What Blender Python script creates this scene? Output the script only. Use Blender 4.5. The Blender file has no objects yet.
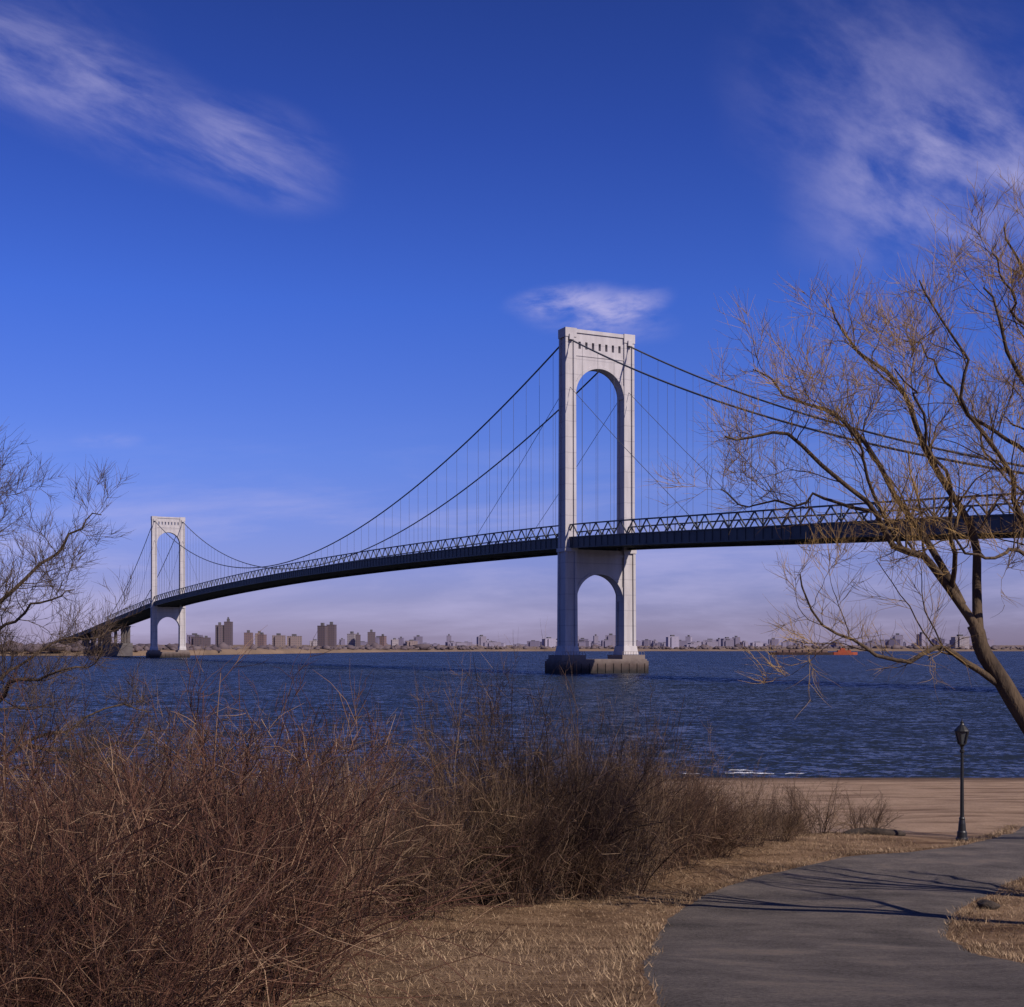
import bpy, math, random
import numpy as np
from mathutils import Vector
import bmesh
random.seed(4)
SC = bpy.context.scene
COL = SC.collection
SC.view_settings.view_transform = 'Standard'
SC.view_settings.look = 'None'
SC.view_settings.exposure = 0

# ------------------------------------------------------------------ helpers
def link(o, parent=None):
    COL.objects.link(o)
    if parent is not None:
        o.parent = parent
    return o

def tag(o, label=None, category=None, kind=None, group=None):
    if label: o["label"] = label
    if category: o["category"] = category
    if kind: o["kind"] = kind
    if group: o["group"] = group
    return o

def empty(name, loc, rz=0.0):
    e = bpy.data.objects.new(name, None)
    e.empty_display_size = 0.5
    e.location = loc
    e.rotation_euler = (0, 0, rz)
    return link(e)

class MB:
    def __init__(s): s.v = []; s.f = []; s.m = []
    def add(s, vs, fs, mi=0):
        b = len(s.v); s.v += [tuple(x) for x in vs]
        for f in fs:
            s.f.append(tuple(b + i for i in f)); s.m.append(mi)
    def box(s, x0, x1, y0, y1, z0, z1, mi=0):
        s.add([(x0,y0,z0),(x1,y0,z0),(x1,y1,z0),(x0,y1,z0),(x0,y0,z1),(x1,y0,z1),(x1,y1,z1),(x0,y1,z1)],
              [(0,3,2,1),(4,5,6,7),(0,1,5,4),(1,2,6,5),(2,3,7,6),(3,0,4,7)], mi)
    def beam(s, p, q, w, h=None, mi=0):
        h = h or w
        p = Vector(p); q = Vector(q); d = (q - p)
        if d.length < 1e-6: return
        d.normalize()
        r = Vector((1,0,0)) if abs(d.x) < 0.9 else Vector((0,1,0))
        u = d.cross(r).normalized(); t = d.cross(u).normalized()
        vs = []
        for c in (p, q):
            for a, b in ((-1,-1),(1,-1),(1,1),(-1,1)):
                vs.append(c + t*(a*w/2) + u*(b*h/2))
        s.add(vs, [(0,3,2,1),(4,5,6,7),(0,1,5,4),(1,2,6,5),(2,3,7,6),(3,0,4,7)], mi)
    def prism(s, poly, z0, z1, mi=0, sc=1.0):
        n = len(poly)
        vs = [(x,y,z0) for x,y in poly] + [(x*sc,y*sc,z1) for x,y in poly]
        fs = [tuple(range(n))[::-1], tuple(range(n, 2*n))] + [(i,(i+1)%n,n+(i+1)%n,n+i) for i in range(n)]
        s.add(vs, fs, mi)
    def lathe(s, prof, n=16, cx=0, cy=0, mi=0):
        vs = []; fs = []
        for r, z in prof:
            for i in range(n):
                a = 2*math.pi*i/n
                vs.append((cx+r*math.cos(a), cy+r*math.sin(a), z))
        for k in range(len(prof)-1):
            for i in range(n):
                fs.append((k*n+i, k*n+(i+1)%n, (k+1)*n+(i+1)%n, (k+1)*n+i))
        fs.append(tuple(range(n))[::-1]); fs.append(tuple((len(prof)-1)*n+i for i in range(n)))
        s.add(vs, fs, mi)
    def obj(s, name, mats, parent=None, smooth=False, loc=None):
        me = bpy.data.meshes.new(name)
        me.from_pydata(s.v, [], s.f)
        if not isinstance(mats, (list, tuple)): mats = [mats]
        for m in mats: me.materials.append(m)
        me.polygons.foreach_set('material_index', s.m)
        if smooth: me.polygons.foreach_set('use_smooth', [True]*len(s.f))
        me.update()
        o = bpy.data.objects.new(name, me)
        if loc: o.location = loc
        return link(o, parent)

def np_mesh(name, V, F, mat, parent=None, smooth=False):
    me = bpy.data.meshes.new(name)
    F = np.asarray(F, dtype=np.int32); k = F.shape[1]
    me.vertices.add(len(V)); me.vertices.foreach_set('co', np.asarray(V, dtype=np.float32).ravel())
    me.loops.add(F.size); me.loops.foreach_set('vertex_index', F.ravel())
    me.polygons.add(len(F))
    me.polygons.foreach_set('loop_start', np.arange(0, F.size, k, dtype=np.int32))
    me.polygons.foreach_set('loop_total', np.full(len(F), k, dtype=np.int32))
    me.update(calc_edges=True)
    if smooth: me.polygons.foreach_set('use_smooth', np.ones(len(F), dtype=bool))
    me.materials.append(mat)
    o = bpy.data.objects.new(name, me)
    return link(o, parent)

def nrm(a): return a / np.maximum(np.linalg.norm(a, axis=-1, keepdims=True), 1e-9)

def tubes(sets, S):
    Vs = []; Fs = []; off = 0
    for P, R in sets:
        N, K = R.shape
        T = nrm(np.gradient(P, axis=1))
        md = nrm(P[:, -1] - P[:, 0])
        ref = np.where(np.abs(md[:, 2:3]) > 0.8, np.array([[1.0, 0.1, 0]]), np.array([[0, 0.1, 1.0]]))[:, None, :]
        A = nrm(np.cross(T, np.broadcast_to(ref, T.shape))); B = np.cross(T, A)
        ang = np.arange(S) * 2*np.pi/S
        ring = P[:, :, None, :] + R[:, :, None, None]*(A[:, :, None, :]*np.cos(ang)[None, None, :, None] + B[:, :, None, :]*np.sin(ang)[None, None, :, None])
        Vs.append(ring.reshape(-1, 3))
        n = np.arange(N)[:, None, None]*K*S; k = np.arange(K-1)[None, :, None]*S; i = np.arange(S)[None, None, :]; j = (i+1) % S
        a = off+n+k+i; b = off+n+k+j; c = off+n+k+S+j; d = off+n+k+S+i
        Fs.append(np.stack([a, b, c, d], -1).reshape(-1, 4))
        off += N*K*S
    return np.concatenate(Vs), np.concatenate(Fs)

def resample(pts, K):
    P = np.array(pts, float)
    n = len(P)
    t = np.linspace(0, n-1, K)
    out = []
    for x in t:
        i = min(int(x), n-2); f = x - i
        p0 = P[max(i-1,0)]; p1 = P[i]; p2 = P[i+1]; p3 = P[min(i+2,n-1)]
        out.append(0.5*((2*p1)+(-p0+p2)*f+(2*p0-5*p1+4*p2-p3)*f*f+(-p0+3*p1-3*p2+p3)*f**3))
    return np.array(out)

def spawn(rng, P, R, m, t0, t1, L, spread, up, K, rr, wig, bend=0.05, tip=0.35, rmin=0.002):
    N, Kp = R.shape
    idx = np.repeat(np.arange(N), m)
    n = len(idx)
    t = t0 + (t1-t0)*rng.random(n)
    f = t*(Kp-1); i = np.clip(f.astype(int), 0, Kp-2); w = (f-i)[:, None]
    p = P[idx, i]*(1-w) + P[idx, i+1]*w
    tan = nrm(P[idx, i+1]-P[idx, i])
    r0 = np.maximum((R[idx, i]*(1-w[:, 0]) + R[idx, i+1]*w[:, 0])*rr*rng.uniform(.7, 1.05, n), rmin)
    rv = rng.normal(size=(n, 3))
    perp = nrm(rv - tan*(rv*tan).sum(-1, keepdims=True))
    d = nrm(tan*(1-spread) + perp*spread*rng.uniform(.6, 1.3, (n, 1)) + np.array([0, 0, up]))
    Lk = L*(1.15-0.6*t)*rng.uniform(.55, 1.35, n)
    st = (Lk/(K-1))[:, None]
    out = [p]
    for k in range(K-1):
        d = nrm(d + wig*rng.normal(size=(n, 3)) + np.array([0, 0, bend]))
        p = p + d*st
        out.append(p)
    P2 = np.stack(out, 1)
    R2 = r0[:, None]*np.linspace(1, tip, K)[None, :]
    return P2, R2

# ------------------------------------------------------------------ materials
def newmat(name):
    m = bpy.data.materials.new(name); m.use_nodes = True
    nt = m.node_tree; b = nt.nodes['Principled BSDF']
    return m, nt, b

def noisemat(name, cols, scale=1.0, rough=0.85, bump=0.0, bscale=None, detail=4, coord='Object', stretch=(1,1,1), metallic=0, bdist=0.05, spec=0.3, island=False):
    m, nt, b = newmat(name)
    tc = nt.nodes.new('ShaderNodeTexCoord'); mp = nt.nodes.new('ShaderNodeMapping')
    mp.inputs['Scale'].default_value = stretch
    nt.links.new(tc.outputs[coord], mp.inputs[0])
    nz = nt.nodes.new('ShaderNodeTexNoise'); nz.inputs['Scale'].default_value = scale; nz.inputs['Detail'].default_value = 2 if island else detail
    nz.inputs['Roughness'].default_value = 0.65
    nt.links.new(mp.outputs[0], nz.inputs['Vector'])
    cr = nt.nodes.new('ShaderNodeValToRGB')
    el = cr.color_ramp.elements
    n = len(cols)
    for i, c in enumerate(cols):
        pos = (0.05+.9*i/max(n-1, 1)) if island else 0.3 + 0.4*i/max(n-1, 1)
        if i < 2: el[i].position = pos; el[i].color = (*c, 1)
        else:
            e = el.new(pos); e.color = (*c, 1)
    if island:
        ge = nt.nodes.new('ShaderNodeNewGeometry')
        mi = nt.nodes.new('ShaderNodeMath'); mi.operation = 'MULTIPLY_ADD'; mi.inputs[1].default_value = .8
        mn = nt.nodes.new('ShaderNodeMath'); mn.operation = 'MULTIPLY_ADD'; mn.inputs[1].default_value = 1.1; mn.inputs[2].default_value = -.48
        nt.links.new(nz.outputs['Fac'], mn.inputs[0])
        nt.links.new(ge.outputs['Random Per Island'], mi.inputs[0]); nt.links.new(mn.outputs[0], mi.inputs[2])
        nt.links.new(mi.outputs[0], cr.inputs[0])
    else:
        nt.links.new(nz.outputs['Fac'], cr.inputs[0])
    nt.links.new(cr.outputs[0], b.inputs['Base Color'])
    b.inputs['Roughness'].default_value = rough
    b.inputs['Metallic'].default_value = metallic
    b.inputs['Specular IOR Level'].default_value = spec
    if bump:
        n2 = nt.nodes.new('ShaderNodeTexNoise'); n2.inputs['Scale'].default_value = bscale or scale*6; n2.inputs['Detail'].default_value = 5
        nt.links.new(mp.outputs[0], n2.inputs['Vector'])
        bp = nt.nodes.new('ShaderNodeBump'); bp.inputs['Strength'].default_value = bump; bp.inputs['Distance'].default_value = bdist
        nt.links.new(n2.outputs['Fac'], bp.inputs['Height']); nt.links.new(bp.outputs[0], b.inputs['Normal'])
    return m

M_bark = noisemat('bark', [(.03,.02,.014),(.11,.075,.045)], 3, .9, .8, 18, stretch=(1,1,.3))
M_twig = noisemat('twig_bark', [(.09,.052,.020),(.26,.16,.06),(.46,.30,.11)], .7, .8, island=True)
M_twig2 = noisemat('grey_twig_bark', [(.03,.02,.015),(.08,.054,.038),(.18,.125,.085)], .7, .85, island=True)
M_bushred = noisemat('red_stems', [(.014,.006,.005),(.042,.015,.010),(.085,.034,.021),(.15,.075,.045),(.38,.25,.15)], 1.0, .8, island=True)
M_bushmix = noisemat('mixed_stems', [(.014,.007,.005),(.042,.020,.013),(.09,.046,.029),(.18,.105,.062),(.38,.26,.155)], 1.0, .8, island=True)
M_bushbrown = noisemat('brown_stems', [(.014,.008,.006),(.042,.022,.014),(.09,.052,.032),(.18,.112,.065),(.36,.25,.15)], 1.0, .8, island=True)
M_steel = noisemat('dark_painted_steel', [(.05,.056,.064),(.08,.087,.096)], .15, .6)
M_cable = noisemat('cable_grey', [(.07,.075,.085),(.10,.105,.115)], .3, .6)
M_black = noisemat('black_iron', [(.008,.009,.009),(.018,.018,.018)], 8, .45, spec=.5)
M_rock = noisemat('rock', [(.02,.016,.014),(.07,.052,.04)], 5, .95, .6)

def tower_mat():
    m, nt, b = newmat('pale_tower_paint')
    tc = nt.nodes.new('ShaderNodeTexCoord'); sx = nt.nodes.new('ShaderNodeSeparateXYZ')
    nt.links.new(tc.outputs['Object'], sx.inputs[0])
    dv = nt.nodes.new('ShaderNodeMath'); dv.operation = 'DIVIDE'; dv.inputs[1].default_value = 5.2
    nt.links.new(sx.outputs[2], dv.inputs[0])
    fr = nt.nodes.new('ShaderNodeMath'); fr.operation = 'FRACT'; nt.links.new(dv.outputs[0], fr.inputs[0])
    lt = nt.nodes.new('ShaderNodeMath'); lt.operation = 'LESS_THAN'; lt.inputs[1].default_value = .06; nt.links.new(fr.outputs[0], lt.inputs[0])
    mp = nt.nodes.new('ShaderNodeMapping'); mp.inputs['Scale'].default_value = (1, 1, .2); nt.links.new(tc.outputs['Object'], mp.inputs[0])
    nz = nt.nodes.new('ShaderNodeTexNoise'); nz.inputs['Scale'].default_value = .5; nz.inputs['Detail'].default_value = 5; nt.links.new(mp.outputs[0], nz.inputs['Vector'])
    cr = nt.nodes.new('ShaderNodeValToRGB'); cr.color_ramp.elements[0].position = .3; cr.color_ramp.elements[1].position = .65
    cr.color_ramp.elements[0].color = (.37,.345,.355,1); cr.color_ramp.elements[1].color = (.46,.435,.445,1)
    nt.links.new(nz.outputs[0], cr.inputs[0])
    mx = nt.nodes.new('ShaderNodeMixRGB'); mx.blend_type = 'MULTIPLY'; mx.inputs[2].default_value = (.8,.8,.82,1)
    nt.links.new(lt.outputs[0], mx.inputs[0]); nt.links.new(cr.outputs[0], mx.inputs[1])
    nt.links.new(mx.outputs[0], b.inputs['Base Color']); b.inputs['Roughness'].default_value = .7
    return m
M_tower = tower_mat()

def pier_mat():
    m, nt, b = newmat('stained_granite')
    tc = nt.nodes.new('ShaderNodeTexCoord'); sx = nt.nodes.new('ShaderNodeSeparateXYZ')
    nt.links.new(tc.outputs['Object'], sx.inputs[0])
    nz = nt.nodes.new('ShaderNodeTexNoise'); nz.inputs['Scale'].default_value = .5; nz.inputs['Detail'].default_value = 6
    nt.links.new(tc.outputs['Object'], nz.inputs['Vector'])
    ad = nt.nodes.new('ShaderNodeMath'); ad.operation = 'MULTIPLY_ADD'; ad.inputs[1].default_value = 3; nt.links.new(nz.outputs[0], ad.inputs[0]); nt.links.new(sx.outputs[2], ad.inputs[2])
    cr = nt.nodes.new('ShaderNodeValToRGB'); e = cr.color_ramp.elements
    mr = nt.nodes.new('ShaderNodeMapRange'); mr.inputs[1].default_value = 0; mr.inputs[2].default_value = 9; nt.links.new(ad.outputs[0], mr.inputs[0])
    e[0].position = .25; e[0].color = (.016,.013,.013,1); e[1].position = .45; e[1].color = (.075,.052,.045,1)
    e2 = e.new(.72); e2.color = (.18,.145,.13,1)
    nt.links.new(mr.outputs[0], cr.inputs[0]); nt.links.new(cr.outputs[0], b.inputs['Base Color']); b.inputs['Roughness'].default_value = .9
    return m
M_pier = pier_mat()

# ------------------------------------------------------------------ terrain
CAMZ = 8.7
def shore(x):
    x = np.asarray(x, float)
    s = np.where(x > 40, np.minimum(88 + (x-40)*1.9, 262), 88.0)
    t = np.clip((12-x)/16, 0, 1); t = t*t*(3-2*t)
    return s - 26*t
ys = np.arange(-150, 400, .5)
zs = np.interp(ys, [-150, -5, 0, 5, 10.7, 20, 30, 41, 46, 70, 88, 100, 140, 400], [9.5, 7.3, 7.0, 6.6, 5.8, 4.3, 3.3, 2.7, 2.2, .95, 0, -.8, -4, -4])
ker = np.hanning(11); ker /= ker.sum()
zz = np.convolve(np.pad(zs, 5, mode='edge'), ker, mode='valid')
def ground_z(x, y):
    x = np.asarray(x, float); y = np.asarray(y, float)
    ye = np.where(y < 46, y, 46 + (y-46)*42/(shore(x)-46))
    z = np.interp(ye, ys, zz)
    und = .05*np.sin(x*.9+1)*np.sin(y*.55) + .12*np.sin(x*.21)*np.sin(y*.17+1)
    return z + und*np.clip((80-y)/30, 0, 1)*np.clip((y+200)/100, 0, 1)

Ledge = [(-.6,-8),(0.1,2),(0.6,7),(0.95,10.7),(1.65,17.8),(3.0,25.2),(5.4,31.2),(9.2,35.8),(13.0,39),(15.6,43.5),(18,48),(21,52.5),(28,58),(52,64)]
Redge = [(4.6,-8),(5.1,2),(5.35,7),(5.65,10.7),(6.5,17.8),(8.0,23.4),(11.0,29.2),(14.1,33.4),(16.2,35.4),(19,38),(22,41),(27,45),(36,51),(60,58)]
NL = 420
LE = resample(Ledge, NL); RE = resample(Redge, NL)
rngp = np.random.default_rng(9)
def jitter():
    a = np.convolve(rngp.normal(size=NL+20), np.hanning(14)/7, mode='valid')[:NL]
    b = rngp.normal(size=NL)*.35
    return a*.35+b*.1
LE[:, 0] += jitter()*.4; RE[:, 0] += jitter()*.4
PATHPOLY = np.concatenate([LE, RE[::-1]])
def in_path(x, y, shrink=0.0):
    inside = np.zeros(len(x), bool)
    n = len(PATHPOLY)
    x1, y1 = PATHPOLY[:, 0].copy(), PATHPOLY[:, 1]
    x1[:NL] += shrink; x1[NL:] -= shrink
    x2, y2 = np.roll(x1, -1), np.roll(y1, -1)
    for i in range(n):
        c = ((y1[i] > y) != (y2[i] > y))
        if not c.any(): continue
        xi = (x2[i]-x1[i])*(y-y1[i])/((y2[i]-y1[i]) or 1e-9)+x1[i]
        inside ^= c & (x < xi)
    return inside

def ground_material():
    m, nt, b = newmat('dry_grass_and_sand')
    N = nt.nodes.new; L = nt.links.new
    tc = N('ShaderNodeTexCoord'); sx = N('ShaderNodeSeparateXYZ'); L(tc.outputs['Object'], sx.inputs[0])
    n1 = N('ShaderNodeTexNoise'); n1.inputs['Scale'].default_value = .5; n1.inputs['Detail'].default_value = 8; n1.inputs['Roughness'].default_value = .7; L(tc.outputs['Object'], n1.inputs['Vector'])
    n2 = N('ShaderNodeTexNoise'); n2.inputs['Scale'].default_value = 9; n2.inputs['Detail'].default_value = 8; n2.inputs['Roughness'].default_value = .75; L(tc.outputs['Object'], n2.inputs['Vector'])
    g1 = N('ShaderNodeValToRGB'); e = g1.color_ramp.elements
    e[0].position = .38; e[0].color = (.065,.035,.02,1); e[1].position = .62; e[1].color = (.34,.225,.13,1)
    k = e.new(.5); k.color = (.20,.125,.07,1)
    mxn = N('ShaderNodeMixRGB'); mxn.inputs[0].default_value = .5; L(n1.outputs[0], mxn.inputs[1]); L(n2.outputs[0], mxn.inputs[2])
    L(mxn.outputs[0], g1.inputs[0])
    s1 = N('ShaderNodeValToRGB'); e = s1.color_ramp.elements
    e[0].position = .38; e[0].color = (.23,.155,.10,1); e[1].position = .6; e[1].color = (.38,.265,.175,1)
    L(mxn.outputs[0], s1.inputs[0])
    ma = N('ShaderNodeMath'); ma.operation = 'MULTIPLY_ADD'; ma.inputs[1].default_value = 9; L(n1.outputs[0], ma.inputs[0]); L(sx.outputs[1], ma.inputs[2])
    mr = N('ShaderNodeMapRange'); mr.inputs[1].default_value = 47; mr.inputs[2].default_value = 51; L(ma.outputs[0], mr.inputs[0])
    mx = N('ShaderNodeMixRGB'); L(mr.outputs[0], mx.inputs[0]); L(g1.outputs[0], mx.inputs[1]); L(s1.outputs[0], mx.inputs[2])
    mp3 = N('ShaderNodeMapping'); mp3.inputs['Scale'].default_value = (.25, 1.1, 1); L(tc.outputs['Object'], mp3.inputs[0])
    n3 = N('ShaderNodeTexNoise'); n3.inputs['Scale'].default_value = .8; n3.inputs['Detail'].default_value = 7; L(mp3.outputs[0], n3.inputs['Vector'])
    r3 = N('ShaderNodeMapRange'); r3.inputs[1].default_value = .52; r3.inputs[2].default_value = .66; L(n3.outputs[0], r3.inputs[0])
    m3 = N('ShaderNodeMixRGB'); m3.blend_type = 'MULTIPLY'; m3.inputs[2].default_value = (.55,.5,.48,1); L(r3.outputs[0], m3.inputs[0]); L(mx.outputs[0], m3.inputs[1])
    wr = N('ShaderNodeMapRange'); wr.inputs[1].default_value = .10; wr.inputs[2].default_value = .34; wr.inputs[3].default_value = 1; wr.inputs[4].default_value = 0; L(sx.outputs[2], wr.inputs[0])
    mw = N('ShaderNodeMixRGB'); mw.blend_type = 'MULTIPLY'; mw.inputs[2].default_value = (.35,.33,.33,1); L(wr.outputs[0], mw.inputs[0]); L(m3.outputs[0], mw.inputs[1])
    L(mw.outputs[0], b.inputs['Base Color']); b.inputs['Roughness'].default_value = .95; b.inputs['Specular IOR Level'].default_value = .1
    bp = N('ShaderNodeBump'); bp.inputs['Strength'].default_value = .9; bp.inputs['Distance'].default_value = .08; L(n2.outputs[0], bp.inputs['Height']); L(bp.outputs[0], b.inputs['Normal'])
    return m
M_ground = ground_material()

def axis(segs):
    out = []
    for a, b, n in segs: out += list(np.linspace(a, b, n, endpoint=False))
    out.append(segs[-1][1]); return np.array(out)
gx = axis([(-4000,-400,8),(-400,-60,20),(-60,-20,30),(-20,40,120),(40,140,50),(140,400,14),(400,4000,8)])
gy = axis([(-4000,-150,8),(-150,-10,20),(-10,60,140),(60,110,50),(110,300,60)])
GX, GY = np.meshgrid(gx, gy)
GZ = ground_z(GX, GY)
V = np.stack([GX, GY, GZ], -1).reshape(-1, 3)
ny, nx = GX.shape
ii, jj = np.meshgrid(np.arange(ny-1), np.arange(nx-1), indexing='ij')
a = ii*nx+jj
F = np.stack([a, a+1, a+nx+1, a+nx], -1).reshape(-1, 4)
g = np_mesh('ground', V, F, M_ground, smooth=True); tag(g, kind='structure')

def asphalt():
    m, nt, b = newmat('worn_asphalt')
    N = nt.nodes.new; L = nt.links.new
    tc = N('ShaderNodeTexCoord')
    n1 = N('ShaderNodeTexNoise'); n1.inputs['Scale'].default_value = .6; n1.inputs['Detail'].default_value = 9; n1.inputs['Roughness'].default_value = .7; L(tc.outputs['Object'], n1.inputs['Vector'])
    n2 = N('ShaderNodeTexNoise'); n2.inputs['Scale'].default_value = 20; n2.inputs['Detail'].default_value = 6; n2.inputs['Roughness'].default_value = .9; L(tc.outputs['Object'], n2.inputs['Vector'])
    mx = N('ShaderNodeMixRGB'); mx.inputs[0].default_value = .62; L(n1.outputs[0], mx.inputs[1]); L(n2.outputs[0], mx.inputs[2])
    cr = N('ShaderNodeValToRGB'); e = cr.color_ramp.elements; e[0].position = .41; e[0].color = (.042,.037,.034,1); e[1].position = .59; e[1].color = (.175,.15,.132,1)
    L(mx.outputs[0], cr.inputs[0])
    r3 = N('ShaderNodeMapRange'); r3.inputs[1].default_value = .54; r3.inputs[2].default_value = .74; r3.inputs[4].default_value = .65; L(n1.outputs[0], r3.inputs[0])
    mk = N('ShaderNodeMixRGB'); mk.inputs[2].default_value = (.19,.145,.105,1); L(r3.outputs[0], mk.inputs[0]); L(cr.outputs[0], mk.inputs[1])
    L(mk.outputs[0], b.inputs['Base Color']); b.inputs['Roughness'].default_value = .92; b.inputs['Specular IOR Level'].default_value = .1
    bp = N('ShaderNodeBump'); bp.inputs['Strength'].default_value = .8; bp.inputs['Distance'].default_value = .03; L(n2.outputs[0], bp.inputs['Height']); L(bp.outputs[0], b.inputs['Normal'])
    return m
nc = 14
tt = np.linspace(0, 1, nc)
PX = LE[:, None, 0]*(1-tt)+RE[:, None, 0]*tt; PY = LE[:, None, 1]*(1-tt)+RE[:, None, 1]*tt
PZ = ground_z(PX, PY)+.025
PZ[:, 0] -= .05; PZ[:, -1] -= .05
V = np.stack([PX, PY, PZ], -1).reshape(-1, 3)
ii, jj = np.meshgrid(np.arange(NL-1), np.arange(nc-1), indexing='ij'); a = ii*nc+jj
F = np.stack([a, a+1, a+nc+1, a+nc], -1).reshape(-1, 4)
p = np_mesh('path', V, F, asphalt(), smooth=True); tag(p, kind='structure')

def water_mat():
    m, nt, b = newmat('choppy_water')
    N = nt.nodes.new; L = nt.links.new
    b.inputs['Roughness'].default_value = .24; b.inputs['IOR'].default_value = 1.333
    b.inputs['Specular IOR Level'].default_value = .31
    tc = N('ShaderNodeTexCoord')
    def vm(op, a_, b_):
        n = N('ShaderNodeVectorMath'); n.operation = op
        for i, v in enumerate((a_, b_)):
            if isinstance(v, tuple): n.inputs[i].default_value = v
            else: L(v, n.inputs[i])
        return n.outputs[0]
    acc = None
    for sc, st, amp in ((.22, (.9,1.0,1), .5), (.75, (1,1.0,1), 1.1), (2.4, (1,1,1), 1.3)):
        mp = N('ShaderNodeMapping'); mp.inputs['Scale'].default_value = st; mp.inputs['Rotation'].default_value = (0,0,.35); L(tc.outputs['Object'], mp.inputs[0])
        nz = N('ShaderNodeTexNoise'); nz.inputs['Scale'].default_value = sc; nz.inputs['Detail'].default_value = 2; nz.inputs['Roughness'].default_value = .6; nz.inputs['Distortion'].default_value = .3
        L(mp.outputs[0], nz.inputs['Vector'])
        v = vm('SUBTRACT', nz.outputs['Color'], (.5,.5,.5)); v = vm('MULTIPLY', v, (amp*.8, amp, 0))
        acc = v if acc is None else vm('ADD', acc, v)
    mp = N('ShaderNodeMapping'); mp.inputs['Scale'].default_value = (.5,1.2,1); L(tc.outputs['Object'], mp.inputs[0])
    g_ = N('ShaderNodeTexNoise'); g_.inputs['Scale'].default_value = .012; g_.inputs['Detail'].default_value = 4; L(mp.outputs[0], g_.inputs['Vector'])
    mr = N('ShaderNodeMapRange'); mr.inputs[1].default_value = .35; mr.inputs[2].default_value = .65; mr.inputs[3].default_value = .75; mr.inputs[4].default_value = 1.25; L(g_.outputs[0], mr.inputs[0])
    sc_ = N('ShaderNodeVectorMath'); sc_.operation = 'SCALE'; L(acc, sc_.inputs[0]); L(mr.outputs[0], sc_.inputs['Scale'])
    v = vm('ADD', sc_.outputs[0], (0,-.22,1)); v = vm('NORMALIZE', v, (0,0,0))
    L(v, b.inputs['Normal'])
    cr = N('ShaderNodeMixRGB'); cr.inputs[1].default_value = (.008,.012,.019,1); cr.inputs[2].default_value = (.016,.022,.032,1); L(mr.outputs[0], cr.inputs[0])
    L(cr.outputs[0], b.inputs['Base Color'])
    return m
wx = 30000
mb = MB(); mb.add([(-wx,45,0),(wx,45,0),(wx,40000,0),(-wx,40000,0)], [(0,1,2,3)])
w = mb.obj('water', water_mat()); tag(w, kind='structure')

M_foam = noisemat('foam', [(.35,.37,.42),(.75,.75,.78)], 3, .7)
mb = MB()
rf = random.Random(3)
for (x0, x1, yy, wd) in ((14.6,17.9,90.6,.34),(15.2,16.8,92.6,.26),(11.6,12.8,90,.14),(18.6,20.0,90.2,.10)):
    n = 60
    top = []; bot = []
    for i in range(n+1):
        t = i/n; x = x0+(x1-x0)*t; e = math.sin(math.pi*t)**.5
        h = wd*e*(.15+rf.random()*.9)
        yc = yy+.3*math.sin(x*1.7)+.15*math.sin(x*7)
        top.append((x, yc+h, .04)); bot.append((x, yc-h*.5, .04))
    mid = [(a_[0], (a_[1]+b_[1])/2, .06+.2*rf.random()*math.sin(math.pi*i/n)*wd) for i, (a_, b_) in enumerate(zip(top, bot))]
    vs = bot+mid+top; k = n+1
    fs = [(i,i+1,k+i+1,k+i) for i in range(n)]+[(k+i,k+i+1,2*k+i+1,2*k+i) for i in range(n)]
    mb.add(vs, fs)
f_ = mb.obj('sea_foam', M_foam); tag(f_, kind='stuff')

# ------------------------------------------------------------------ dry grass
M_straw = noisemat('straw', [(.06,.037,.02),(.16,.105,.06),(.30,.205,.12),(.46,.335,.205)], .8, .85, island=True)
rng = np.random.default_rng(2)
WV = [(rng.normal()*1.6, rng.normal()*1.6, rng.uniform(0, 6.28)) for _ in range(9)]
def blades(n, xr, yr, hmin, hmax, wid, lmin, lmax, pw=1.5, near_path=False):
    y = yr[0]+(yr[1]-yr[0])*rng.random(n)**pw
    if near_path:
        k = rng.integers(0, NL, n); E = np.where(rng.random(n)[:, None] < .5, LE[k], RE[k])
        off_ = np.sin(k*.37)*.08+np.sin(k*.11)*.08
        x = E[:, 0]+rng.normal(size=n)*.17+off_; y = E[:, 1]+rng.normal(size=n)*.14
        ok = (y > 4) & (y < 50) & ~in_path(x, y, .32)
    else:
        x = xr[0]+(xr[1]-xr[0])*rng.random(n); ok = ~in_path(x, y)
    x, y = x[ok], y[ok]; n = len(x)
    z = ground_z(x, y)-.005
    clump = sum(np.sin(a*x+b*y+c) for a, b, c in WV)/4.5
    clump = np.clip(.5+.5*clump, 0, 1)
    h = rng.uniform(hmin, hmax, n)*(.4+.9*clump)
    a = rng.uniform(0, 2*np.pi, n); le = rng.uniform(lmin, lmax, n)
    w_ = wid*rng.uniform(.6, 1.4, n)*(1+y/25)
    b = a+np.pi/2+rng.normal(0, .5, n)
    p0 = np.stack([x-np.cos(b)*w_, y-np.sin(b)*w_, z], -1); p1 = np.stack([x+np.cos(b)*w_, y+np.sin(b)*w_, z], -1)
    p2 = np.stack([x+np.cos(a)*h*le, y+np.sin(a)*h*le, z+h*np.sqrt(np.maximum(1-np.minimum(le,1.)**2,.03))+.01], -1)
    return np.stack([p0, p1, p2], 1).reshape(-1, 3)
V = np.concatenate([blades(170000, (-7, 12), (4, 44), .05, .15, .0028, .70, 1.05), blades(6000, (-7, 12), (4, 44), .10, .24, .003, .4, 1.0), blades(32000, None, (4, 50), .05, .17, .0032, .6, 1.1, near_path=True)])
o = np_mesh('dry_grass', V, np.arange(len(V)).reshape(-1, 3), M_straw); tag(o, kind='stuff')

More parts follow.
